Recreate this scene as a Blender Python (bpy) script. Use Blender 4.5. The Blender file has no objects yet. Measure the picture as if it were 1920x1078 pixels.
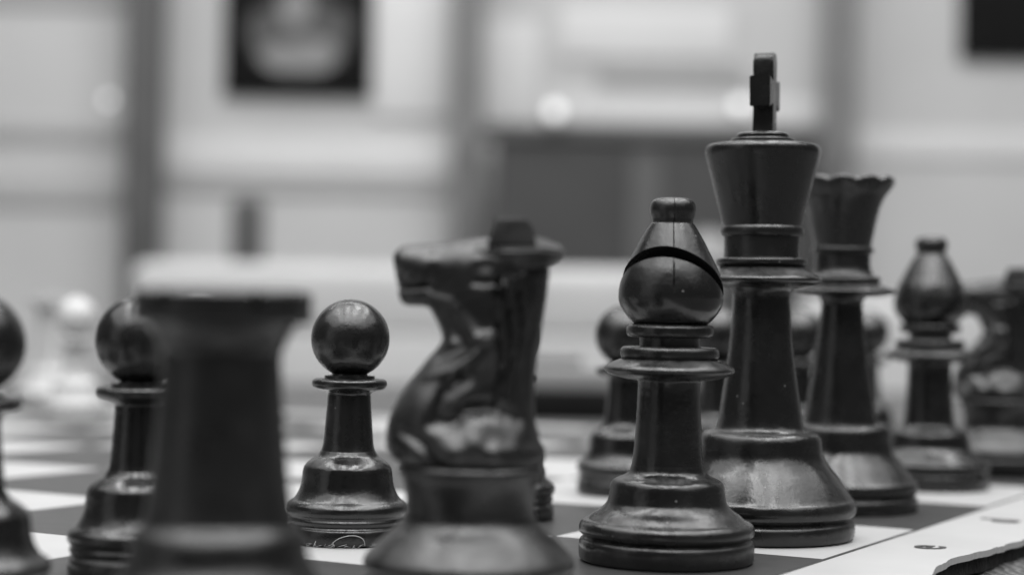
import bpy, bmesh, math, random
from mathutils import Vector, Matrix, Euler
random.seed(7)
R = math.radians
sc = bpy.context.scene
C = sc.collection
# 1 Blender unit = 10 cm; board squares are 57 mm
sc.unit_settings.scale_length = 0.1
SQ = 0.57
CAMH = 0.8104 * SQ
PITCH, ROLL = R(0.6024), R(0.9275)
FPX = 3464.2
# ------------------------------------------------------------ camera
cd = bpy.data.cameras.new('camera')
cam = bpy.data.objects.new('camera', cd); C.objects.link(cam)
cam.matrix_world = Matrix.Translation((0, 0, CAMH)) @ (Matrix.Rotation(R(90) + PITCH, 4, 'X') @ Matrix.Rotation(ROLL, 4, 'Z'))
cd.sensor_width = 36; cd.lens = FPX / 1920 * 36
cd.clip_start = 0.05; cd.clip_end = 500
cd.dof.use_dof = True; cd.dof.focus_distance = 3.50; cd.dof.aperture_fstop = 0.94
sc.camera = cam
# ------------------------------------------------------------ world (dim indoor ambience) and lamps
w = bpy.data.worlds.new('World'); sc.world = w; w.use_nodes = True
bg = w.node_tree.nodes['Background']
bg.inputs[0].default_value = (1, 1, 1, 1); bg.inputs[1].default_value = 0.09
def area(loc, tgt, sx, sy, power):
    l = bpy.data.lights.new('area_light', 'AREA'); l.shape = 'RECTANGLE'; l.size = sx; l.size_y = sy; l.energy = power
    o = bpy.data.objects.new('area_light', l); C.objects.link(o); o.location = loc
    o.rotation_euler = (Vector(tgt) - Vector(loc)).to_track_quat('-Z', 'Y').to_euler()
    return o
# rows of soft ceiling panels above the table, running away from the camera
for k, (x, y, p) in enumerate([(-9.0, 4, 1000), (-2.2, 2, 1150), (3.4, 5, 1250), (9.5, 7, 1000)]):
    area((x, y - 4, 19), (x, y - 4, 0), 2.4, 24, p * 1.5)
area((0, -3, 23), (0, -3, 0), 60, 38, 14000)             # the pale ceiling itself, lit from below
area((-17, -7, 4), (0, 4, .5), 8, 12, 130)               # soft light added left behind the camera for the pale reflections on the pieces
area((-3, 24, 24), (0, 34, 4), 34, 5, 5200)       # soft light added overhead to brighten the far wall
sc.view_settings.view_transform = 'Standard'; sc.view_settings.look = 'None'
sc.view_settings.exposure = 0; sc.view_settings.gamma = 1
sc.cycles.use_denoising = True

def at(px, py, Y):
    """world point seen at photograph pixel (px,py) at distance Y ahead"""
    a, b = px - 960, py - 539
    cr, sr = math.cos(ROLL), math.sin(ROLL)
    u = a * cr + b * sr; v = -a * sr + b * cr
    x, y = u / FPX, -v / FPX
    c, s = math.cos(PITCH), math.sin(PITCH)
    Z = c - y * s; Yv = y * c + s
    t = Y / Z
    return Vector((x * t, Y, CAMH + Yv * t))
# ------------------------------------------------------------ materials
def newmat(name):
    m = bpy.data.materials.new(name); m.use_nodes = True
    nt = m.node_tree; b = nt.nodes['Principled BSDF']
    return m, nt, b
def N(nt, t, **k):
    n = nt.nodes.new(t)
    for a, v in k.items():
        if a.startswith('_'): n.inputs[a[1:].replace('_', ' ')].default_value = v
        else: setattr(n, a, v)
    return n
def ramp(nt, src, p0, c0, p1, c1):
    r = N(nt, 'ShaderNodeValToRGB'); e = r.color_ramp.elements
    e[0].position = p0; e[0].color = (c0,) * 3 + (1,); e[1].position = p1; e[1].color = (c1,) * 3 + (1,)
    nt.links.new(src, r.inputs[0]); return r
def plastic(name, base, rough, dust=0.22, bump=0.09, spec=0.62, worn=0.5, grain=1.0):
    m, nt, b = newmat(name); L = nt.links.new
    tc = N(nt, 'ShaderNodeTexCoord')
    # grain: dull and shiny patches left by handling
    n1 = N(nt, 'ShaderNodeTexNoise', _Scale=9.0 * grain, _Detail=6.0, _Roughness=0.6); L(tc.outputs['Object'], n1.inputs['Vector'])
    rr = ramp(nt, n1.outputs['Fac'], 0.35, max(0.02, rough - 0.10), 0.7, rough + 0.14); L(rr.outputs[0], b.inputs['Roughness'])
    # faint flow marks in the colour
    mp = N(nt, 'ShaderNodeMapping'); mp.inputs['Scale'].default_value = (1, 1, 0.35); L(tc.outputs['Object'], mp.inputs[0])
    n2 = N(nt, 'ShaderNodeTexNoise', _Scale=14.0 * grain, _Detail=5.0, _Roughness=0.55); L(mp.outputs[0], n2.inputs['Vector'])
    cr = ramp(nt, n2.outputs['Fac'], 0.3, base * (1 - 0.2 * worn), 0.75, base * (1 + 0.4 * worn))
    # dust specks
    vo = N(nt, 'ShaderNodeTexVoronoi', _Scale=20.0); vo.inputs['Randomness'].default_value = 1; L(tc.outputs['Object'], vo.inputs['Vector'])
    n3 = N(nt, 'ShaderNodeTexNoise', _Scale=60.0, _Detail=2.0); L(tc.outputs['Object'], n3.inputs['Vector'])
    ad = N(nt, 'ShaderNodeMath', operation='MULTIPLY_ADD'); ad.inputs[1].default_value = 0.10; L(n3.outputs['Fac'], ad.inputs[0]); L(vo.outputs['Distance'], ad.inputs[2])
    sp = ramp(nt, ad.outputs[0], 0.072, .7, 0.095, 0)
    # a film of dust where surfaces face up
    ge = N(nt, 'ShaderNodeNewGeometry'); sx = N(nt, 'ShaderNodeSeparateXYZ'); L(ge.outputs['Normal'], sx.inputs[0])
    n4 = N(nt, 'ShaderNodeTexNoise', _Scale=22.0, _Detail=8.0, _Roughness=0.7); L(tc.outputs['Object'], n4.inputs['Vector'])
    up = ramp(nt, sx.outputs['Z'], 0.35, 0, 1.0, 1)
    mu = N(nt, 'ShaderNodeMath', operation='MULTIPLY'); L(up.outputs[0], mu.inputs[0])
    dn = ramp(nt, n4.outputs['Fac'], 0.4, 0, 0.75, 0.35); L(dn.outputs[0], mu.inputs[1])
    mx = N(nt, 'ShaderNodeMath', operation='MAXIMUM'); L(sp.outputs[0], mx.inputs[0]); L(mu.outputs[0], mx.inputs[1])
    mix = N(nt, 'ShaderNodeMixRGB'); L(mx.outputs[0], mix.inputs[0]); L(cr.outputs[0], mix.inputs[1])
    mix.inputs[2].default_value = (base + dust,) * 3 + (1,)
    L(mix.outputs[0], b.inputs['Base Color'])
    nb = N(nt, 'ShaderNodeTexNoise', _Scale=30.0 * grain, _Detail=4.0, _Roughness=0.6); L(tc.outputs['Object'], nb.inputs['Vector'])
    nl = N(nt, 'ShaderNodeTexNoise', _Scale=6.0 * grain, _Detail=2.0); L(tc.outputs['Object'], nl.inputs['Vector'])
    a2 = N(nt, 'ShaderNodeMath', operation='MULTIPLY_ADD'); a2.inputs[1].default_value = 2.5; L(nl.outputs['Fac'], a2.inputs[0]); L(nb.outputs['Fac'], a2.inputs[2])
    bp = N(nt, 'ShaderNodeBump', _Strength=bump, _Distance=0.02); L(a2.outputs[0], bp.inputs['Height']); L(bp.outputs[0], b.inputs['Normal'])
    b.inputs['Specular IOR Level'].default_value = spec
    return m
def plain(name, base, rough=0.6, var=0.15, scale=3.0, bump=0.0, spec=0.4):
    m, nt, b = newmat(name); L = nt.links.new
    tc = N(nt, 'ShaderNodeTexCoord')
    n1 = N(nt, 'ShaderNodeTexNoise', _Scale=scale, _Detail=5.0); L(tc.outputs['Object'], n1.inputs['Vector'])
    cr = ramp(nt, n1.outputs['Fac'], 0.3, base * (1 - var), 0.7, min(1, base * (1 + var))); L(cr.outputs[0], b.inputs['Base Color'])
    b.inputs['Roughness'].default_value = rough; b.inputs['Specular IOR Level'].default_value = spec
    if bump:
        bp = N(nt, 'ShaderNodeBump', _Strength=bump, _Distance=0.02); L(n1.outputs['Fac'], bp.inputs['Height']); L(bp.outputs[0], b.inputs['Normal'])
    return m
M = {}
M['black'] = plastic("black_plastic", 0.006, 0.26)
M['satin'] = plastic("satin_black_plastic", 0.005, 0.34)
M['white'] = plastic('white_plastic', 0.46, 0.35, dust=0.0, worn=0.1)
M['felt'] = plain('dark_felt', 0.014, 0.95, 0.4, 60, 0.6)
M['vinyl'] = plain('white_vinyl', 0.365, 0.45, 0.04, 5, 0.03)
M['square_ink'] = plain('dark_square_ink', 0.035, 0.42, 0.12, 18, 0.06)
M['line_ink'] = plain('line_ink', 0.03, 0.5, 0.2, 30)
M['edge_shade'] = plain('board_edge_shade', 0.012, 0.9, 0.4, 40, 0.5)  # near-black colour for the shade beneath the board edge
M['lint'] = plain('pale_lint', 0.35, 0.8)
def cloth_mat():
    m, nt, b = newmat('table_cloth_weave'); L = nt.links.new
    tc = N(nt, 'ShaderNodeTexCoord')
    wv = N(nt, 'ShaderNodeTexWave', _Scale=14.0, _Distortion=9.0, _Detail=4.0); L(tc.outputs['Object'], wv.inputs['Vector'])
    n = N(nt, 'ShaderNodeTexNoise', _Scale=35.0, _Detail=5.0); L(tc.outputs['Object'], n.inputs['Vector'])
    mx = N(nt, 'ShaderNodeMath', operation='MULTIPLY'); L(wv.outputs['Fac'], mx.inputs[0]); L(n.outputs['Fac'], mx.inputs[1])
    cr = ramp(nt, mx.outputs[0], 0.1, 0.05, 0.6, 0.12); L(cr.outputs[0], b.inputs['Base Color'])
    bp = N(nt, 'ShaderNodeBump', _Strength=0.6, _Distance=0.02); L(mx.outputs[0], bp.inputs['Height']); L(bp.outputs[0], b.inputs['Normal'])
    b.inputs['Roughness'].default_value = 0.7
    return m
M['cloth'] = cloth_mat()
M['wall'] = plain('pale_wall_paint', 0.52, 0.8, 0.06, 0.4)
M['wall_light'] = plain('white_panel', 0.66, 0.6, 0.04, 0.6)
M['wall_mid'] = plain('grey_panel', 0.40, 0.7, 0.06, 0.5)
M['post'] = plain('dark_grey_post', 0.085, 0.6, 0.15, 1.0)
M['post_mid'] = plain('mid_grey_post', 0.16, 0.6, 0.15, 1.0)
M['cabinet'] = plain('dark_cabinet', 0.04, 0.6, 0.15, 0.8)
M['poster'] = plain('black_poster', 0.006, 0.8, 0.3, 2, spec=0.15)
M['emblem'] = plain('grey_print', 0.24, 0.7, 0.3, 1.6)
M['emblem_dark'] = plain('dark_grey_print', 0.08, 0.7, 0.3, 1.2)
M['seat'] = plain('pale_upholstery', 0.43, 0.6, 0.05, 1.0)
M['seat_dark'] = plain('grey_trim', 0.22, 0.6, 0.1, 1.0)
M['globe_glass'] = plain('grey_glass_globe', 0.25, 0.4)
M['floor'] = plain('grey_floor', 0.25, 0.6, 0.1, 0.5)
m, nt, b = newmat('lamp_glow'); b.inputs['Emission Color'].default_value = (1, 1, 1, 1); b.inputs['Emission Strength'].default_value = 1.1; M['glow'] = m
# ------------------------------------------------------------ helpers
def finish(me, ang=38):
    for p in me.polygons: p.use_smooth = True
    me.set_sharp_from_angle(angle=R(ang))
def obj(name, me, mat, parent=None, loc=None, rot=None):
    if isinstance(me, bmesh.types.BMesh):
        bm = me; bmesh.ops.recalc_face_normals(bm, faces=bm.faces[:]); me = bpy.data.meshes.new(name); bm.to_mesh(me); bm.free(); finish(me)
    o = bpy.data.objects.new(name, me); C.objects.link(o)
    if mat and not me.materials: me.materials.append(M[mat])
    if parent: o.parent = parent
    if loc is not None: o.location = loc
    if rot is not None: o.rotation_euler = rot
    return o
def tag(o, label=None, cat=None, group=None, kind=None):
    if label: o['label'] = label
    if cat: o['category'] = cat
    if group: o['group'] = group
    if kind: o['kind'] = kind
    return o
def empty(name, loc=(0, 0, 0), rz=0, tilt=None):
    o = bpy.data.objects.new(name, None); C.objects.link(o); o.location = loc; o.rotation_euler = (0, 0, rz); o.empty_display_size = .1
    if tilt: o.rotation_euler = (tilt[0], tilt[1], rz)
    return o
def box(bm, c, s, bev=0.0, rot=None):
    r = bmesh.ops.create_cube(bm, size=1)
    vs = r['verts']; bmesh.ops.scale(bm, vec=s, verts=vs)
    if bev:
        es = list({e for v in vs for e in v.link_edges})
        q = bmesh.ops.bevel(bm, geom=es, offset=bev, segments=3, affect='EDGES', profile=0.5)
        vs = list({v for f in q['faces'] for v in f.verts} | {v for v in vs if v.is_valid})
    if rot: bmesh.ops.rotate(bm, cent=(0, 0, 0), matrix=rot, verts=vs)
    bmesh.ops.translate(bm, vec=c, verts=vs)
    return vs
def catmull(pts, n=5):
    if len(pts) < 3: return pts[:]
    out = []
    for i in range(len(pts) - 1):
        p1, p2 = Vector(pts[i]), Vector(pts[i + 1])
        p0 = Vector(pts[i - 1]) if i else p1 * 2 - p2
        p3 = Vector(pts[i + 2]) if i + 2 < len(pts) else p2 * 2 - p1
        # centripetal
        def tj(a, b, t): return t + max(1e-6, (b - a).length) ** 0.5
        t0 = 0; t1 = tj(p0, p1, t0); t2 = tj(p1, p2, t1); t3 = tj(p2, p3, t2)
        for k in range(n):
            t = t1 + (t2 - t1) * k / n
            A1 = p0 * ((t1 - t) / (t1 - t0)) + p1 * ((t - t0) / (t1 - t0))
            A2 = p1 * ((t2 - t) / (t2 - t1)) + p2 * ((t - t1) / (t2 - t1))
            A3 = p2 * ((t3 - t) / (t3 - t2)) + p3 * ((t - t2) / (t3 - t2))
            B1 = A1 * ((t2 - t) / (t2 - t0)) + A2 * ((t - t0) / (t2 - t0))
            B2 = A2 * ((t3 - t) / (t3 - t1)) + A3 * ((t - t1) / (t3 - t1))
            out.append(tuple(B1 * ((t2 - t) / (t2 - t1)) + B2 * ((t - t1) / (t2 - t1))))
    out.append(tuple(pts[-1]))
    return out
def smooth_profile(pts, n=5):
    """pts (r, z[, 1]); a third value marks a sharp corner"""
    runs, cur = [], []
    for p in pts:
        cur.append(p[:2])
        if len(p) > 2 and len(cur) > 1: runs.append(cur); cur = [p[:2]]
    if len(cur) > 1: runs.append(cur)
    out = []
    for r in runs:
        s = catmull(r, n); out += s if not out else s[1:]
    return out
def tor(r, z0, z1, b, n=7, flat=0.75):
    """a rounded ring from z0 up to z1, outermost radius r, bulging b"""
    out = []
    for k in range(n):
        a = -math.pi / 2 + math.pi * k / (n - 1)
        cz = math.copysign(abs(math.sin(a)) ** flat, math.sin(a)); cr_ = abs(math.cos(a)) ** flat
        out.append((r - b + b * cr_, (z0 + z1) / 2 + (z1 - z0) / 2 * cz))
    return out
def lathe(pts, seg=112, seams=(), n=5, cap=True, wob=0.0, seed=0, lobes=None):
    prof = smooth_profile(pts, n)
    angs = [2 * math.pi * k / seg for k in range(seg)]
    dips = {}
    for s in seams:
        for d in (-1.1, 0, 1.1):
            a = (R(s) + R(d)) % (2 * math.pi); angs.append(a)
            if d == 0: dips[a] = 1
        angs = [a for a in angs if not (1e-4 < abs((a - R(s) + math.pi) % (2 * math.pi) - math.pi) < R(1.0))]
    angs = sorted(set(angs))
    bm = bmesh.new(); rings = []
    for r, z in prof:
        ring = []
        for a in angs:
            fade = max(0.0, min(1.0, (z - .49) / .02)) * (.55 + .45 * math.sin(z * 61) * math.sin(z * 143 + 1))
            rr = max(r, 0.0005) - (0.0034 * fade if a in dips and r > 0.02 else 0)
            zz = z
            if lobes: rr, zz = lobes(rr, zz, a)
            ring.append(bm.verts.new((rr * math.cos(a), rr * math.sin(a), zz)))
        rings.append(ring)
    m_ = len(angs)
    for i in range(len(rings) - 1):
        for k in range(m_):
            bm.faces.new((rings[i][k], rings[i][(k + 1) % m_], rings[i + 1][(k + 1) % m_], rings[i + 1][k]))
    if cap:
        bm.faces.new(rings[0][::-1]); bm.faces.new(rings[-1])
    return bm
def px(pts, foot, mmpx):
    return [((p[0] * mmpx * .01), (foot - p[1]) * mmpx * .01) + tuple(p[2:]) for p in pts]
def copy_tree(o, parent=None):
    c = o.copy(); C.objects.link(c)
    c.parent = parent
    for ch in list(o.children): copy_tree(ch, c)
    return c
def recolour(o, mat, felt=True):
    for ch in [o] + list(o.children_recursive):
        if ch.type == 'MESH' and (felt or 'felt' not in ch.name):
            me = ch.data.copy(); ch.data = me; me.materials.clear(); me.materials.append(M[mat])

# ------------------------------------------------------------ the ground, table and board
bm = bmesh.new(); box(bm, (0, 20, -7.4), (160, 110, .1)); tag(obj('floor', bm, 'floor'), kind='structure')
TABLEZ = -0.047
tb = empty('table', (0, 0, 0)); tag(tb, 'table under dark woven cloth that carries the chess board', 'table')
bm = bmesh.new(); box(bm, (1.0, 5.2, TABLEZ - .15), (17, 13.4, .3), .03); obj('table_top', bm, 'cloth', tb)
for x in (-7, 9):
    for y in (-1, 11):
        bm = bmesh.new(); box(bm, (x, y, -3.87), (.5, .5, 6.9), .03); obj('leg', bm, 'post', tb)

BA = R(90) - 0.5147
board = empty('chess_board', (1.0351 * SQ, 6.0715 * SQ, 0), BA)
tag(board, 'white roll-up chess board with dark squares and a lifted ragged edge', 'chess board')
I0, I1, J0, J1 = -3.38, 5.38, -.40, 8.38
def bz(i, j):
    """height of the vinyl, which is not quite flat along its near border (board units)"""
    e = max(0.0, min(1.0, (-.08 - j) / .32))
    return e * e * (0.007 * math.sin(i * 2.1 + .4) + 0.004 * math.sin(i * 5.3)) - e ** 3 * 0.006
def edge_j(i):
    return -.385 + .016 * math.sin(i * 3.7 + 1.0) + .010 * math.sin(i * 9.1) + .004 * math.sin(i * 31) + random.uniform(-.0025, .0025)
def sheet(name, i0, i1, j0, j1, z, mat, parent, ni, nj, thick=0, ragged=False, inset=0):
    bm = bmesh.new(); g = []
    for a in range(ni + 1):
        i = i0 + (i1 - i0) * a / ni
        jj0 = (edge_j(i) + inset) if ragged else j0
        row = []
        for b_ in range(nj + 1):
            t = b_ / nj; t = t ** 2.2 if ragged else t
            j = jj0 + (j1 - jj0) * t
            row.append(bm.verts.new((i * SQ, j * SQ, z + bz(i, j))))
        g.append(row)
    for a in range(ni):
        for b_ in range(nj): bm.faces.new((g[a][b_], g[a + 1][b_], g[a + 1][b_ + 1], g[a][b_ + 1]))
    if thick:
        r = bmesh.ops.extrude_face_region(bm, geom=bm.faces[:])
        bmesh.ops.translate(bm, vec=(0, 0, -thick), verts=[v for v in r['geom'] if isinstance(v, bmesh.types.BMVert)])
    o = obj(name, bm, mat, parent); return o
random.seed(3)
sheet('vinyl_sheet', I0, I1, J0, J1, 0, 'vinyl', board, 700, 40, .0125, True)
sheet('edge_shade', I0 + .02, I1 - .02, J0, J1 - .02, -.0135, 'edge_shade', board, 220, 20, .031, True, .022)  # dark slab standing in for the shade under the lifted edge
for i in range(8):
    for j in range(8):
        if (i + j) % 2 == 0:            # h8 (i=0,j=0) is dark
            a, c_ = i - 3, j
            bm = bmesh.new()
            vs = [bm.verts.new((x * SQ, y * SQ, .0007)) for x, y in ((a, c_), (a + 1, c_), (a + 1, c_ + 1), (a, c_ + 1))]
            bm.faces.new(vs)
            r = bmesh.ops.extrude_face_region(bm, geom=bm.faces[:]); bmesh.ops.translate(bm, vec=(0, 0, -.0005), verts=[v for v in r['geom'] if isinstance(v, bmesh.types.BMVert)])
            obj('dark_square', bm, 'square_ink', board)
bm = bmesh.new(); t = .016
for (a, b_, c_, d) in ((-3 - t, 5 + t, -t, 0), (-3 - t, 5 + t, 8, 8 + t), (-3 - t, -3, 0, 8), (5, 5 + t, 0, 8)):
    vs = [bm.verts.new((x * SQ, y * SQ, z)) for z in (.0001, .0009) for x, y in ((a, c_), (b_, c_), (b_, d), (a, d))]
    for f in ((0, 1, 2, 3), (4, 5, 6, 7), (0, 1, 5, 4), (1, 2, 6, 5), (2, 3, 7, 6), (3, 0, 4, 7)): bm.faces.new([vs[k] for k in f])
obj('border_line', bm, 'line_ink', board)
def letter(ch, i, j, rot, size=.125, name='letter'):
    cu = bpy.data.curves.new('letter', 'FONT'); cu.body = ch; cu.size = size; cu.align_x = 'CENTER'; cu.align_y = 'CENTER'; cu.extrude = .0004; cu.offset = .0015
    to = bpy.data.objects.new('tmp', cu); C.objects.link(to)
    bpy.context.view_layer.update()
    me = bpy.data.meshes.new_from_object(to.evaluated_get(bpy.context.evaluated_depsgraph_get()))
    bpy.data.objects.remove(to); me.materials.clear()
    o = obj(name, me, 'line_ink', board, (i * SQ, j * SQ, .0012 + bz(i, j)), (0, 0, rot))
for k, ch in enumerate('hgfedcba'):
    letter(ch, k - 2.5, -.19, 0)
    letter(ch, k - 2.5, 8.19, R(180))
for k in range(8):
    letter(str(8 - k), 5.19, k + .5, R(90)); letter(str(8 - k), -3.19, k + .5, R(-90))

# ------------------------------------------------------------ chess pieces
def build(name, parts, loc, mat='black', seams=(), tilt=None, n=5, seg=112):
    root = empty(name, loc, 0, tilt)
    made = {}
    for pn, pts in parts:
        bm = lathe(pts, seg=seg, seams=seams, n=n)
        made.setdefault(pn, []).append(obj(pn, bm, 'felt' if pn == 'felt_pad' else mat, root))
    return root, made
FLT = lambda r: ('felt_pad', [(r * .6, .000, 1), (r - .004, .0006, 1), (r, .004), (r, .012, 1), (r * .6, .0125)])

# --- bishop, measured in photograph pixels (0.0981 mm each) from its foot line at 1052
F, K = 1052, .0981
bishop_parts = [FLT(.1575),
 ('base', px([(158, 1050, 1), (162, 1047), (163.2, 1042), (163.6, 1018), (161, 1011.5), (157, 1009, 1), (155, 1006.5, 1), (158, 1003), (163, 998), (164, 990), (162, 982), (157, 977), (150, 974, 1), (147.5, 973), (136, 963), (122, 953.5), (113, 943), (110, 934), (107.5, 920), (106, 910), (102, 902), (95, 897.5), (82, 892), (72, 884), (68, 872, 1), (60, 870)], F, K)),
 ('stem', px([(68, 874, 1), (66, 860), (64, 842), (60.5, 783), (58.5, 740), (58.5, 722), (60, 714), (66, 709, 1)], F, K)),
 ('collar', px([(60, 713.5, 1), (84, 711), (108, 705), (119, 699.5), (122.5, 694), (120, 689), (108, 681.5), (96, 676), (88, 674, 1), (85, 673.6)], F, K)),
 ('collar_ring', px([(84, 674.5, 1)] + [(r, y) for r, y in [(89, 673.5), (92.2, 669), (93, 663), (92.2, 657), (89, 652.5)]] + [(80, 651, 1), (58, 650.5)], F, K)),
 ('neck', px([(57.5, 653, 1), (57, 643), (57.5, 632, 1)], F, K)),
 ('neck_ring', px([(57, 634, 1), (72, 633.5, 1), (78, 632), (81.6, 627), (82, 621), (81, 614.5), (77.5, 610.5), (70, 609, 1), (66, 608.7)], F, K)),
]
mitre_prof = px([(66, 610, 1), (72, 606), (83, 594), (92.5, 580), (98, 565), (98.8, 553), (97, 538), (93, 522), (87.5, 506), (79.5, 490), (71, 473.6), (62, 456), (53, 440), (45, 427), (40.5, 420.5), (38.5, 419, 1), (30, 418.6)], F, K)
finial_prof = px([(37.5, 421, 1), (38.5, 416), (39, 411), (41.5, 404), (43, 396), (42.6, 388), (39.5, 380), (33, 374.5), (24, 372.4), (10, 371.8), (.5, 371.6)], F, K)
def cut(o, c):
    md = o.modifiers.new('b', 'BOOLEAN'); md.operation = 'DIFFERENCE'; md.object = c; md.solver = 'EXACT'
    bpy.context.view_layer.update()
    me = bpy.data.meshes.new_from_object(o.evaluated_get(bpy.context.evaluated_depsgraph_get()))
    o.modifiers.clear(); o.data = me; me.name = o.name; finish(me, 32)
def make_bishop(loc, mat='black', rz=0.0, tilt=None, name='chess_bishop'):
    root, made = build(name, bishop_parts, loc, mat, (), tilt)
    mi = obj('mitre', lathe(mitre_prof, 160, (268, 88)), mat, root)
    fi = obj('finial', lathe(finial_prof, 96, (270, 90)), mat, mi)
    # the sawn slit
    bm = bmesh.new(); th = .022
    m_ = Matrix.Rotation(R(-17), 4, 'Z') @ Matrix.Rotation(R(-42), 4, 'X')
    box(bm, (0, 0, 0), (.5, .30, th))
    bmesh.ops.translate(bm, vec=(0, .075, 0), verts=bm.verts)
    bmesh.ops.transform(bm, matrix=m_, verts=bm.verts)
    bmesh.ops.translate(bm, vec=(-.0, -.085, .576), verts=bm.verts)
    c = obj('tmp', bm, None); c.parent = root; bpy.context.view_layer.update()
    cut(mi, c); bpy.data.objects.remove(c)
    root.rotation_euler[2] = rz
    return root
f8 = make_bishop((0.510 * SQ, 5.963 * SQ, 0), tilt=(0, R(.25), 0))
tag(f8, 'sharp black bishop with slit and knob between the blurred knight and the tall king', 'chess piece', 'black chess pieces')

# --- king
F, K = 1005, .1096
king_parts = [FLT(.188),
 ('base', px([(170, 1003.5, 1), (174, 1001), (175.5, 997), (175.8, 978), (173, 972), (169, 969.5, 1), (167, 967, 1), (171, 963), (177, 957), (179, 949), (178, 940), (175, 933), (171.5, 930, 1), (156, 906), (143, 888), (130, 872), (121, 858), (117, 848), (115.5, 834), (114, 822), (110, 814), (103, 809.5), (90, 806.5, 1), (78, 806)], F, K)),
 ('stem', px([(90, 808, 1), (84, 803), (80, 794), (75, 762), (70, 728), (65, 692), (60.5, 656), (57, 618), (55, 580), (54, 556), (56, 547), (62, 540, 1)], F, K)),
 ('collar', px([(54, 541, 1), (80, 538), (100, 533.5), (109, 530), (112.5, 525), (110, 520.5), (100, 515), (88, 508), (80, 502), (76, 498, 1)], F, K)),
 ('collar_ring', px([(72, 502, 1), (80, 500), (84.5, 496), (85.5, 492), (84, 487), (79, 484.5), (71, 483.5, 1)], F, K)),
 ('neck', px([(71.5, 485, 1), (71, 478), (71, 462), (71.5, 444, 1)], F, K)),
 ('neck_ring', px([(70, 445, 1), (75, 444), (77.5, 440), (78, 435), (77, 429), (74.5, 425, 1), (70, 424.5)], F, K)),
 ('crown', px([(73, 427, 1), (74.5, 422), (79, 402), (85.3, 378), (91.5, 354), (98, 328), (104, 304), (107.5, 290), (108, 284), (106, 277.5), (101, 273.5), (92, 271.2), (75, 269.5), (58, 268.8)], F, K)),
 ('crown_disc', px([(56, 271, 1), (59, 268), (60, 265), (58.5, 262), (50, 260.4, 1), (46, 260), (48.5, 257.5), (48.5, 254), (45, 251), (34, 249), (18, 248), (1, 248)], F, K)),
]
king, km = build('chess_king', king_parts, (0.904 * SQ, 6.658 * SQ, 0), 'black', (), (0, R(-.3), 0))
tag(king, 'tallest black piece, the king topped by a cross, between bishop and queen', 'chess piece', 'black chess pieces')
def cross(parent, z0, mat):
    k = .01
    # outline in the plane of the cross (u across, v up), mm
    half = [(2.3, 0), (2.0, 2.5), (1.95, 5.7), (5.8, 4.9), (5.9, 11.2), (1.9, 10.6), (2.3, 14.4), (1.3, 16.3)]
    pts = half + [(-u, v) for u, v in half[::-1]]
    bm = bmesh.new(); T = 2.1
    vs = [bm.verts.new((u * k, -T * k, v * k)) for u, v in pts]
    f = bm.faces.new(vs)
    r = bmesh.ops.extrude_face_region(bm, geom=[f])
    bmesh.ops.translate(bm, vec=(0, 2 * T * k, 0), verts=[v for v in r['geom'] if isinstance(v, bmesh.types.BMVert)])
    bmesh.ops.recalc_face_normals(bm, faces=bm.faces[:])
    bmesh.ops.bevel(bm, geom=bm.edges[:], offset=.0016, segments=2, affect='EDGES')
    o = obj('cross', bm, mat, parent, (.003, -.0, z0), (0, 0, R(90 - 18)))
    return o
cross(king, (1005 - 250) * .1096 * .01, 'black')

# --- queen
F, K = 953, .1258
def scallop(r, z, a):
    t = max(0.0, min(1.0, (z - .695) / .06))
    c_ = math.cos(11 * a + .6)
    rim = max(0.0, (r - .09) / .03)
    return r + .002 * t * c_ * min(1, rim), z + .010 * t * (abs(math.cos(5.5 * a + .3)) - .6) * min(1, rim)
queen_parts = [FLT(.181),
 ('base', px([(130, 949, 1), (140, 946), (144.5, 941), (144.5, 932), (142, 927), (138, 925, 1), (137, 923, 1), (141, 920), (145, 914), (145, 907), (143, 900), (138, 896, 1), (121, 873), (107, 856), (99, 843), (96.5, 832), (95, 815), (94, 805), (90, 798), (82, 794.5), (72, 792.5, 1), (62, 792)], F, K)),
 ('stem', px([(70, 795, 1), (67, 784), (63, 758), (58.5, 728), (53, 694), (48, 656), (43.5, 620), (40, 590), (38.5, 570), (41, 562), (46, 557, 1)], F, K)),
 ('collar', px([(40, 558, 1), (70, 556), (88, 553), (97, 549.5), (99.5, 546), (96, 542.5), (86, 539), (74, 534), (66, 529, 1)], F, K)),
 ('collar_ring', px([(60, 531, 1), (68, 529.5), (71.5, 526), (71.5, 523), (68, 519.5), (60, 517), (55, 510), (53, 504, 1)], F, K)),
 ('neck', px([(53, 506, 1), (52, 498), (51.5, 486), (52, 475, 1)], F, K)),
 ('neck_ring', px([(52, 476, 1), (56, 474.5), (58, 470), (57, 465.5), (53, 463, 1)], F, K)),
]
queen, qm = build('chess_queen', queen_parts, (1.366 * SQ, 7.646 * SQ, 0), 'black', ())
bm = lathe(px([(52, 465, 1), (53, 460), (57, 440), (62, 415), (68, 392), (77, 370), (86, 358), (91.5, 350), (94, 344), (93, 338), (88, 334.5), (83, 335), (77, 344, 1), (60, 356), (40, 354), (20, 350), (1, 348)], F, K), 180, lobes=scallop)
obj('crown', bm, 'black', queen)
bm = bmesh.new(); bmesh.ops.create_uvsphere(bm, u_segments=32, v_segments=20, radius=.024, matrix=Matrix.Translation((0, 0, .755))); obj('finial', bm, 'black', queen)
tag(queen, 'black queen with scalloped crown standing behind the king', 'chess piece', 'black chess pieces')

# --- second black bishop, and the pawns
c8 = make_bishop((1.961 * SQ, 8.652 * SQ, 0), rz=R(150))
tag(c8, 'softly blurred black bishop beyond the queen, beside the far knight', 'chess piece', 'black chess pieces')

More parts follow.
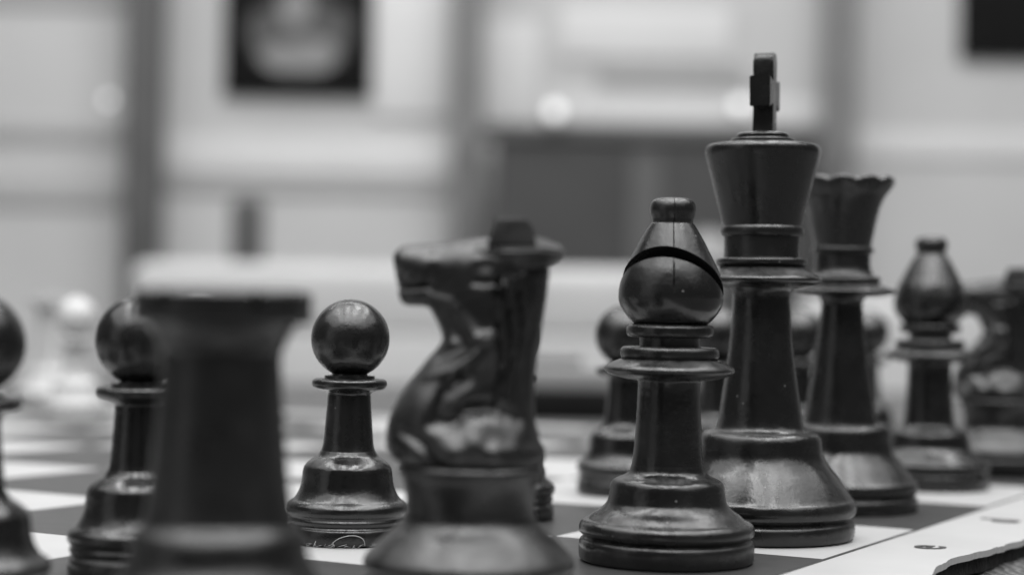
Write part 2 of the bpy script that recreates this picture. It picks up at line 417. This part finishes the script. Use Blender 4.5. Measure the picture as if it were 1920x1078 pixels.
F, K = 1014, .1044
pawn_parts = [FLT(.1125),
 ('base', px([(107, 1012, 1), (111, 1010), (112, 1006), (112, 992), (110, 985), (107, 982.5, 1), (105.5, 980, 1), (108, 976), (109.5, 971), (107, 966, 1), (108, 963), (112, 958), (113.5, 951), (112, 944), (107, 938.5), (99, 933), (92, 922), (87.5, 910), (85, 895), (83.5, 882), (81, 874), (75, 867), (66, 860), (56, 853), (51, 845, 1), (45, 843)], F, K)),
 ('stem', px([(51, 847, 1), (47.5, 834), (45.5, 815), (43.5, 790), (41.5, 764), (40.5, 745), (40, 740, 1)], F, K)),
 ('collar', px([(39.5, 742, 1), (42, 737), (48, 733.5), (58, 731), (66, 728), (70.3, 722), (69.5, 715), (65, 711), (56, 710, 1), (47, 709.5, 1), (47, 705, 1), (38, 704)], F, K)),
]
ball = px([(34, 706, 1), (33, 702)] + [(73.5 * math.sin(a), 635.5 - 73.5 * math.cos(a)) for a in [R(d) for d in range(153, 0, -9)]] + [(.5, 562)], F, K)
proto, pm = build('chess_pawn', pawn_parts, (0, 0, 0), 'black', ())
obj('head', lathe(ball, 96, ()), 'black', proto)
pawns = [(-.554, 6.344, 'sharp black pawn in full view between the blurred rook and knight', 20),
 (-.030, 7.103, 'black pawn almost wholly hidden behind the blurred knight, its base showing', 80),
 (.505, 8.119, 'blurred black pawn peeking out left of the sharp bishop', 140),
 (-1.098, 5.498, 'black pawn half hidden behind the left side of the big blurred rook', 200),
 (-1.393, 4.785, 'black pawn cut off by the left edge of the photo', 260),
 (.999, 8.982, 'blurred black pawn seen in the gap between bishop and king', 320),
 (1.534, 9.844, 'blurred black pawn seen in the gap between king and queen', 30),
 (2.054, 10.706, 'far black pawn just right of the queen stem', 75)]
for k, (x, y, lab, rz) in enumerate(pawns):
    o = proto if k == 0 else copy_tree(proto)
    o.location = (x * SQ, y * SQ, 0); o.rotation_euler = (0, R(.2), R(rz))
    tag(o, lab, 'chess piece', 'black chess pieces')
    if k: o.scale = (1, 1, 1)

# --- rook
def make_rook(loc, mat, rz=0.0):
    k = .01
    parts = [FLT(.150),
     ('base', [(r * k, z * k) + tuple(q) for r, z, *q in [(14.2, 1.2, 1), (15.2, 1.4), (15.7, 2.0), (15.7, 5.2), (15.3, 5.9, 1), (15.1, 6.2, 1), (15.6, 6.8), (15.8, 7.6), (15.5, 8.6), (14.8, 9.6), (13.6, 10.6), (12.5, 12.0), (11.6, 13.6), (11.3, 15.0), (11.1, 16.2), (10.6, 17.2), (9.9, 17.9), (9.4, 18.8, 1), (9.0, 19.0)]]),
     ('stem', [(r * k, z * k) + tuple(q) for r, z, *q in [(9.6, 18.5, 1), (9.2, 20.5), (8.75, 24), (8.3, 29), (7.9, 33.5), (7.6, 38), (7.55, 39.8, 1), (7.9, 40.2), (8.2, 41.2), (8.9, 42.6), (9.7, 43.6, 1), (9, 43.7)]]),
     ('crown', [(r * k, z * k) + tuple(q) for r, z, *q in [(9.0, 43.5, 1), (10.9, 43.6), (11.2, 43.9), (11.3, 44.4), (11.3, 45.4, 1), (7.6, 45.4, 1), (7.4, 44.4, 1), (.1, 44.2)]])]
    root, md = build('chess_rook', parts, loc, mat)
    for q in range(6):
        a0, a1 = R(60 * q + 3.5), R(60 * q + 56.5)
        bm = bmesh.new(); ri, ro, z0, z1 = .076, .113, .4535, .4760
        nn = 10; lay = []
        for s in range(nn + 1):
            a = a0 + (a1 - a0) * s / nn
            lay.append([bm.verts.new((r * math.cos(a), r * math.sin(a), z)) for r, z in ((ri, z0), (ro, z0), (ro, z1 - .003), (ro - .004, z1), (ri + .003, z1), (ri, z1 - .003))])
        for s in range(nn):
            for e in range(6): bm.faces.new((lay[s][e], lay[s][(e + 1) % 6], lay[s + 1][(e + 1) % 6], lay[s + 1][e]))
        bm.faces.new(lay[0]); bm.faces.new(lay[-1][::-1])
        obj('merlon', bm, mat, root)
    root.rotation_euler = (0, 0, rz)
    return root
h8 = make_rook((-.647 * SQ, 4.138 * SQ, 0), 'satin', R(0))
tag(h8, 'large out-of-focus black rook nearest the camera at the left', 'chess piece', 'black chess pieces')

# --- knight: one closed carving swept from chest to muzzle
KF, KC, KK = 1135, 880, .0825
def P3(x, y): return Vector(((x - KC) * KK * .01, 0, (KF - y) * KK * .01))
secs = [ # front point, back point, half thickness mm
 ((752, 872), (1008, 872), 9.8), ((733, 862), (1017, 858), 10.6), ((720, 845), (1018, 840), 10.8), ((719, 818), (1008, 820), 10.2), ((724, 785), (1000, 790), 9.5), ((740, 750), (997, 755), 8.7),
 ((766, 712), (997, 708), 7.9), ((794, 675), (1000, 668), 7.1), ((813, 652), (1005, 630), 6.5), ((821, 636), (1011, 585), 6.2), ((814, 614), (1017, 535), 6.1), ((805, 597), (1017, 492), 6.1),
 ((799, 586), (985, 455), 6.2), ((795, 581), (935, 444), 6.1), ((786, 578), (893, 446), 5.9), ((775, 577), (856, 450), 5.6), ((765, 577), (822, 455), 5.3), ((754, 576), (790, 459), 5.0), ((745, 572), (764, 461), 4.6), ((739, 562), (742, 465), 3.9), ((736, 548), (729, 478), 2.6)]
def g(x, c, w): return math.exp(-((x - c) / w) ** 2)
def seg_d(x, y, pts):
    best = 1e9
    for (ax, ay), (bx, by) in zip(pts[:-1], pts[1:]):
        dx, dy = bx - ax, by - ay; t = max(0, min(1, ((x - ax) * dx + (y - ay) * dy) / (dx * dx + dy * dy)))
        best = min(best, math.hypot(x - ax - t * dx, y - ay - t * dy))
    return best
def relief(x, y):
    """carving depth (mm, + is proud) at a point of the side view"""
    h = 0
    h -= 1.0 * g(seg_d(x, y, [(725, 514), (760, 514), (800, 524)]), 0, 5) * .35  # above the upper lip
    h -= .7 * g(seg_d(x, y, [(725, 543), (770, 542), (800, 538)]), 0, 5)       # mouth
    h += .15 * g(seg_d(x, y, [(735, 529), (790, 529)]), 0, 6) + .3 * g(seg_d(x, y, [(740, 557), (795, 557)]), 0, 7)
    h += .7 * g(math.hypot(x - 802, y - 492), 0, 9) - .8 * g(math.hypot(x - 796, y - 480), 0, 8)
    h += .4 * g(seg_d(x, y, [(880, 490), (905, 484), (930, 492)]), 0, 7)        # brow
    h += .35 * g(math.hypot((x - 900) / 1.8, y - 518), 0, 9) - .8 * g(seg_d(x, y, [(880, 530), (925, 528)]), 0, 5)
    h += .9 * g(seg_d(x, y, [(800, 562), (835, 570), (862, 600), (885, 632), (915, 634)]), 0, 9)   # jaw
    h -= 1.9 * g(seg_d(x, y, [(830, 600), (850, 622), (862, 650), (820, 672)]), 0, 13)
    h += .9 * g(seg_d(x, y, [(905, 632), (880, 665), (845, 690), (795, 706)]), 0, 8)
    h -= 1.4 * g(seg_d(x, y, [(862, 705), (830, 740), (815, 790)]), 0, 12)
    h += 1.0 * g(math.hypot((x - 775), (y - 745) * .8), 0, 36)
    h -= 1.9 * g(seg_d(x, y, [(845, 790), (870, 765), (915, 760), (965, 780)]), 0, 16)
    for q in range(4):                                                            # scroll at the foot of the neck
        h += .9 * g(math.hypot(x - (850 + 38 * q), (y - (838 - 16 * (q % 2))) * .75), 0, 15)
    h -= 1.3 * g(seg_d(x, y, [(735, 800), (780, 818), (830, 866)]), 0, 8)
    for q in range(5):                                                            # mane locks down the neck
        xx = 925 + 19 * q
        h -= .95 * g(x - xx - 6 * math.sin(y * .03 + q), 0, 4.0) * (1 / (1 + math.exp((y - 770) / 14))) * (1 / (1 + math.exp((505 - y) / 8)))
    h -= 1.0 * g(seg_d(x, y, [(985, 500), (1000, 560), (985, 640), (978, 740)]), 0, 5)
    return h
def knight_bm():
    fr = catmull([s[0] for s in secs], 9); ba = catmull([s[1] for s in secs], 9); th = catmull([(s[2], 0) for s in secs], 9)
    bm = bmesh.new(); rings = []; NS = 96
    L_ = len(fr)
    for q in range(L_):
        f, b_, t = Vector((fr[q][0], fr[q][1])), Vector((ba[q][0], ba[q][1])), th[q][0]
        c_ = (f + b_) / 2; h = (f - b_) / 2
        ring = []
        for k in range(NS):
            a = 2 * math.pi * k / NS
            ca, sa = math.cos(a), math.sin(a); hd = max(0.0, min(1.0, (q / (L_ - 1) - .55) / .15)); tq = max(0.0, (q / (L_ - 1) - .80) / .2); e = (.95 + .3 * hd - .45 * tq) if ca < 0 else .95 - .4 * hd
            u = math.copysign(abs(ca) ** e, ca); v = math.copysign(abs(sa) ** e, sa)
            p = c_ + h * u
            rel = relief(p.x, p.y) * abs(v) * min(1, t / 4)
            if p.x < 775:   # the nose overhangs the two lips
                p.x += (8 * g(p.y, 514, 7) + 6 * g(p.y, 542, 6) - 3 * g(p.y, 490, 14)) * (775 - p.x) / 45
            P = P3(p.x, p.y); P.y = v * (t * (1 - .42 * hd * max(0.0, min(1.0, (p.y - 474) / 95))) + rel) * .01
            ring.append(bm.verts.new(P))
        rings.append(ring)
    for i in range(L_ - 1):
        for k in range(NS): bm.faces.new((rings[i][k], rings[i][(k + 1) % NS], rings[i + 1][(k + 1) % NS], rings[i + 1][k]))
    bm.faces.new(rings[0][::-1])
    c_ = bm.verts.new(P3(729, 512)); 
    for k in range(NS): bm.faces.new((rings[-1][k], rings[-1][(k + 1) % NS], c_))
    return bm
def hull(pts, bev=.011):
    bm = bmesh.new()
    for p in pts: bm.verts.new(p)
    bmesh.ops.convex_hull(bm, input=bm.verts[:])
    bmesh.ops.bevel(bm, geom=[e for e in bm.edges if e.is_manifold and e.calc_face_angle(0) > .3], offset=bev, segments=3, affect='EDGES', clamp_overlap=True)
    return bm
knight_base = [FLT(.157),
 ('base', [(.150, .012, 1), (.160, .014), (.1645, .020), (.1645, .046), (.161, .052, 1), (.158, .054, 1), (.163, .060), (.1640, .067), (.162, .074), (.155, .083), (.141, .097), (.126, .111), (.112, .123), (.104, .133), (.101, .142, 1), (.098, .142)]),
 ('plinth', [(.100, .141, 1), (.0995, .155), (.101, .175), (.105, .192), (.110, .203, 1), (.112, .204), (.114, .208), (.114, .213), (.111, .217), (.104, .219, 1), (.08, .2195)]),
]
def make_knight(loc, mat, rz, sc_=1.0):
    root, md = build('chess_knight', knight_base, loc, mat)
    b_ = obj('horse_body', knight_bm(), mat, root)
    for s in (-1, 1):
        # ears: blunt blocks standing on the poll
        y0 = s * .030
        q_ = lambda x, y, hw: [P3(x, y) + Vector((0, y0 - hw, 0)), P3(x, y) + Vector((0, y0 + hw, 0))]
        bm = hull(q_(902, 462, .024) + q_(994, 462, .024) + q_(911, 436, .022) + q_(916, 412, .016) + q_(972, 410, .016) + q_(986, 428, .018), .006)
        obj('ear', bm, mat, b_)
    q_ = lambda x, y, hw: [P3(x, y) + Vector((0, -hw, 0)), P3(x, y) + Vector((0, hw, 0))]
    bm = hull(q_(850, 454, .008) + q_(866, 478, .044) + q_(925, 445, .014) + q_(1002, 443, .012) + q_(1046, 460, .012) + q_(925, 470, .064) + q_(1000, 466, .062) + q_(1044, 470, .034) + q_(1040, 482, .022) + q_(1012, 500, .045) + q_(955, 505, .055))
    obj('mane_crest', bm, mat, b_)
    root.rotation_euler = (0, 0, rz)
    return root
g8 = make_knight((-.105 * SQ, 5.017 * SQ, 0), 'satin', 0); g8.rotation_euler = (0, R(.3), 0)
tag(g8, 'black knight facing left, slightly blurred, in the middle foreground', 'chess piece', 'black chess pieces')
b8 = copy_tree(g8); b8.location = (2.50 * SQ, 9.45 * SQ, 0); b8.rotation_euler = (0, 0, R(-28))
tag(b8, 'very blurred black knight at the right edge of the photo', 'chess piece', 'black chess pieces')

# --- white pieces across the board (far left, strongly blurred)
def bpos(i, j): 
    th_ = 0.5147
    return ((1.0351 + i * math.sin(th_) - j * math.cos(th_)) * SQ, (6.0715 + i * math.cos(th_) + j * math.sin(th_)) * SQ, 0)
wr = make_rook(bpos(4.42, 7.55), 'white', R(20)); tag(wr, 'blurred white rook on the far left corner of the board', 'chess piece', 'white chess pieces')
for (i, j, lab) in ((3.5, 6.5, 'blurred white pawn in front of the white rook at the far left'), (4.5, 6.28, 'blurred white pawn showing beside the half hidden black pawn')):
    o = copy_tree(proto); o.location = bpos(i, j); recolour(o, 'white'); tag(o, lab, 'chess piece', 'white chess pieces')
o = make_knight(bpos(3.45, 7.5), 'white', R(150)); tag(o, 'blurred white knight standing left of the white rook', 'chess piece', 'white chess pieces')

# ------------------------------------------------------------ hair and lint at the foot of the sharp pawn
def strand(pts, r):
    cu = bpy.data.curves.new('strand', 'CURVE'); cu.dimensions = '3D'; cu.bevel_depth = r; cu.bevel_resolution = 1
    sp = cu.splines.new('NURBS'); sp.points.add(len(pts) - 1)
    for k, p in enumerate(pts): sp.points[k].co = (*p, 1)
    sp.use_endpoint_u = True; sp.order_u = 4
    to = bpy.data.objects.new('tmp', cu); C.objects.link(to); bpy.context.view_layer.update()
    me = bpy.data.meshes.new_from_object(to.evaluated_get(bpy.context.evaluated_depsgraph_get())); bpy.data.objects.remove(to); return me
Y0 = (6.344 - .2) * SQ - .012
hp = [at(x, y, Y0 - d) for x, y, d in ((622, 1020, .0), (628, 1012, .01), (645, 1005, .012), (662, 1003, .01), (677, 1006, .006), (684, 1013, .0), (684, 1022, -.002))]
tag(obj('hair', strand(hp, .0007), 'lint'), 'fine curled hair lying against the foot of the sharp pawn', 'hair')
bm = bmesh.new(); random.seed(11)
tmp = []
for q in range(60):
    a = R(random.uniform(205, 335)); r_ = .115 + random.uniform(-.001, .010)
    c_ = Vector((-.554 * SQ + r_ * math.cos(a), 6.344 * SQ + r_ * math.sin(a), random.uniform(.001, .008)))
    d = Vector((random.uniform(-1, 1), random.uniform(-.4, .4), random.uniform(-.3, .6))).normalized() * random.uniform(.003, .009)
    e = d.cross(Vector((0, 1, 0))).normalized() * .0004
    vs = [bm.verts.new(p) for p in (c_ - d + e, c_ - d - e, c_ + d - e, c_ + d + e)]; bm.faces.new(vs)
    f_ = Vector((0, .0006, 0)); vs2 = [bm.verts.new(v.co + f_) for v in vs]; bm.faces.new(vs2[::-1])
tag(obj('lint', bm, 'lint'), 'specks of lint round the foot of the sharp pawn', 'lint', kind='stuff')

# ------------------------------------------------------------ things behind the table
def pbox(name, x0, y0, x1, y1, D, depth, mat, parent=None, bev=.02, zmin=None):
    """box whose front face spans the given part of the view at distance D; depth goes away from the viewer"""
    a, b_ = at(x0, (y0 + y1) / 2, D), at(x1, (y0 + y1) / 2, D)
    t_, l_ = at((x0 + x1) / 2, y0, D), at((x0 + x1) / 2, y1, D)
    z0 = l_.z if zmin is None else zmin
    c_ = Vector(((a.x + b_.x) / 2, D + depth / 2, (t_.z + z0) / 2))
    s = (b_.x - a.x, depth, t_.z - z0)
    bm = bmesh.new(); box(bm, (0, 0, 0), s, min(bev, min(s) * .3))
    if parent: return obj(name, bm, mat, parent, c_ - parent.location)
    return obj(name, bm, mat, None, c_)
WD = 34.0
bm = bmesh.new(); box(bm, (0, WD + 1.0, 6), (70, .5, 27)); tag(obj('wall', bm, 'wall'), kind='structure')

# pale upholstered bench with a rounded end
be = empty('bench', (0, 17, -7.35)); tag(be, 'long pale bench with a rounded end behind the chess table', 'bench')
bm = bmesh.new(); a, b_ = at(240, 500, 17), at(1345, 500, 17); zt = at(600, 494, 17).z
box(bm, ((a.x + b_.x) / 2, 0.6, (zt - .35 + 7.35)), (b_.x - a.x, 1.2, .70), .16); obj('backrest', bm, 'seat', be)
bm = bmesh.new(); box(bm, ((a.x + b_.x) / 2, 0.45, zt - .90 + 7.35), (b_.x - a.x - .06, .9, .52), .03); obj('backrest_panel', bm, 'seat', be)
bm = bmesh.new(); box(bm, ((a.x + b_.x) / 2, .3, zt - 3.3 + 7.35), (b_.x - a.x - .1, 2.4, 4.2), .1); obj('seat', bm, 'seat', be)
# low box beyond the board
bx = empty('box', (0, 8.3, TABLEZ)); tag(bx, 'low grey box with a black foot lying beyond the chess board', 'box')
pbox('body', 905, 690, 1325, 736, 8.3, .7, 'seat_dark', bx); pbox('foot', 900, 732, 1330, 780, 8.28, .74, 'poster', bx, zmin=TABLEZ)
pbox('lid', 905, 664, 1092, 691, 8.4, .5, 'post_mid', bx)

def post(x0, x1, D, mat, lab, y0=-160, y1=None):
    o = empty('post', (at((x0 + x1) / 2, 300, D).x, D, -7.35)); tag(o, lab, 'post', 'posts of the wall')
    pbox('shaft', x0, y0, x1, 600, D, .5, mat, o, zmin=-7.1)
    pbox('foot', x0 - 10, 590, x1 + 10, 600, D - .1, .7, mat, o, zmin=-7.35).location.z = .12
    return o
post(232, 300, WD - .2, 'post', 'dark grey upright post left of the framed emblem')
post(848, 905, WD - .2, 'post_mid', 'grey upright post between emblem picture and dark cabinet')
post(1548, 1606, WD - .2, 'post_mid', 'grey upright post behind the king and the queen')
# pictures
def picture(x0, x1, y0, y1, lab, emblem):
    c_ = at((x0 + x1) / 2, (y0 + y1) / 2, WD + .6)
    o = empty('picture', c_); tag(o, lab, 'picture')
    pbox('frame', x0, y0, x1, y1, WD + .6, .12, 'poster', o)
    return o
pc = picture(420, 697, -110, 180, 'black square picture with a pale round emblem on the wall', True)
def disc(par, cx_, cy_, rx, ry, mat, d, name='emblem'):
    p = at(cx_, cy_, WD + .6) - par.location; k = (WD + .6) / FPX
    bm = bmesh.new(); bmesh.ops.create_cone(bm, segments=40, radius1=1, radius2=1, depth=.02, cap_ends=True)
    bmesh.ops.scale(bm, vec=(rx * k, ry * k, 1), verts=bm.verts); bmesh.ops.rotate(bm, cent=(0, 0, 0), matrix=Matrix.Rotation(R(90), 3, 'X'), verts=bm.verts)
    return obj(name, bm, mat, par, (p.x, -d, p.z))
disc(pc, 562, 92, 88, 52, 'emblem_dark', .02); disc(pc, 632, 52, 30, 42, 'emblem_dark', .03); disc(pc, 492, 56, 28, 40, 'emblem_dark', .03); disc(pc, 560, 30, 58, 60, 'emblem_dark', .035)
disc(pc, 532, 108, 44, 26, 'emblem', .045); disc(pc, 588, 104, 46, 32, 'emblem', .055); disc(pc, 556, 14, 30, 36, 'emblem', .06)
picture(1802, 2060, -140, 112, 'black picture cut off by the top right corner of the photo', False)
# cabinet
cb = empty('cabinet', (at(1220, 400, WD - 1).x, WD - 1, -7.35)); tag(cb, 'dark low cabinet with two doors against the wall', 'cabinet')
pbox('door', 925, 262, 1178, 600, WD - 1, .3, 'cabinet', cb, zmin=-7.1); pbox('door', 1242, 262, 1530, 600, WD - 1, .3, 'cabinet', cb, zmin=-7.1)
pbox('centre_panel', 1178, 262, 1242, 600, WD - .95, .3, 'post', cb, zmin=-7.1); pbox('top', 905, 240, 1548, 262, WD - 1.1, 1.1, 'post', cb)
# panels and rails on the wall
def panel(x0, y0, x1, y1, mat, lab, D=WD + .68, cat='panel'):
    o = pbox('wall_panel' if cat == 'panel' else 'rail', x0, y0, x1, y1, D, .12, mat); tag(o, lab, cat)
panel(880, 40, 1010, 232, 'wall_light', 'bright white panel right of the grey post')
panel(1050, 15, 1370, 112, 'wall_light', 'bright wide panel high on the wall above the cabinet')
panel(1020, 185, 1540, 236, 'wall_light', 'bright strip on the wall just above the cabinet')
panel(700, -60, 845, 220, 'wall_light', 'bright narrow panel between the emblem picture and the post')
panel(305, 340, 845, 362, 'wall_mid', 'thin grey rail below the emblem picture', cat='rail')
panel(-60, 232, 228, 262, 'wall_mid', 'upper thin grey rail on the left part of the wall', cat='rail')
panel(-60, 340, 228, 385, 'wall_mid', 'lower thin grey rail on the left part of the wall', cat='rail')
panel(300, 262, 845, 330, 'wall_light', 'pale strip below the emblem picture')
panel(-60, -60, 228, 10, 'wall_mid', 'grey strip at the top left of the wall')
panel(1606, 250, 1990, 300, 'wall_light', 'pale strip on the wall behind the far bishop')
panel(1120, 118, 1400, 160, 'wall_mid', 'grey strip between the two bright panels above the cabinet')
bt = pbox('bottle', 429, 370, 491, 560, 24, .36, 'post', None, .1); tag(bt, 'dark upright blurred bottle shape standing behind the pale bench', 'bottle')
# pale padded stool and the pale things at the right
st = empty('chair', (at(1640, 600, 15).x, 15, -7.35)); tag(st, 'pale chair back behind the far bishop at the right', 'chair')
pbox('backrest', 1500, 560, 1880, 760, 15, .35, 'seat', st, .12); pbox('seat', 1480, 760, 1900, 800, 14, 1.6, 'seat', st, .1)
for sx in (-.7, .7):
    bm = bmesh.new(); box(bm, (sx, .3, 3.1), (.12, .12, 6.2), .02); obj('leg', bm, 'post_mid', st)
bl = empty('balloon', at(1326, 500, 22)); 
tag(bl, 'grey round lamp globe seen between the bishop and the king', 'lamp'); bl.name = 'globe_lamp'
bm = bmesh.new(); bmesh.ops.create_uvsphere(bm, u_segments=32, v_segments=20, radius=.42); obj('globe', bm, 'globe_glass', bl)
bm = bmesh.new(); box(bm, (0, 0, -4.2), (.14, .14, 7.6), .03); obj('stem', bm, 'post_mid', bl)
# small lit spotlights that blur into discs
for (x, y, r_, lab) in ((1040, 210, .12, 'small lit spotlight above the dark cabinet left of the king'), (1388, 197, .11, 'small lit spotlight right behind the cross of the king'), (203, 188, .065, 'small lit spotlight beside the dark post at the left')):
    o = empty('spotlight', at(x, y, WD - 1.6)); tag(o, lab, 'spotlight', 'small lit spotlights')
    bm = bmesh.new(); bmesh.ops.create_uvsphere(bm, u_segments=16, v_segments=10, radius=r_); obj('bulb', bm, 'glow', o)
    bm = bmesh.new(); bmesh.ops.create_cone(bm, segments=20, radius1=r_ * 1.5, radius2=r_ * 1.2, depth=.2, cap_ends=True, matrix=Matrix.Translation((0, r_ + .14, 0)) @ Matrix.Rotation(R(90), 4, 'X')); obj('housing', bm, 'wall_light', o)
    bm = bmesh.new(); box(bm, (0, .95, .0), (.05, 1.3, .05)); obj('arm', bm, 'wall_light', o)
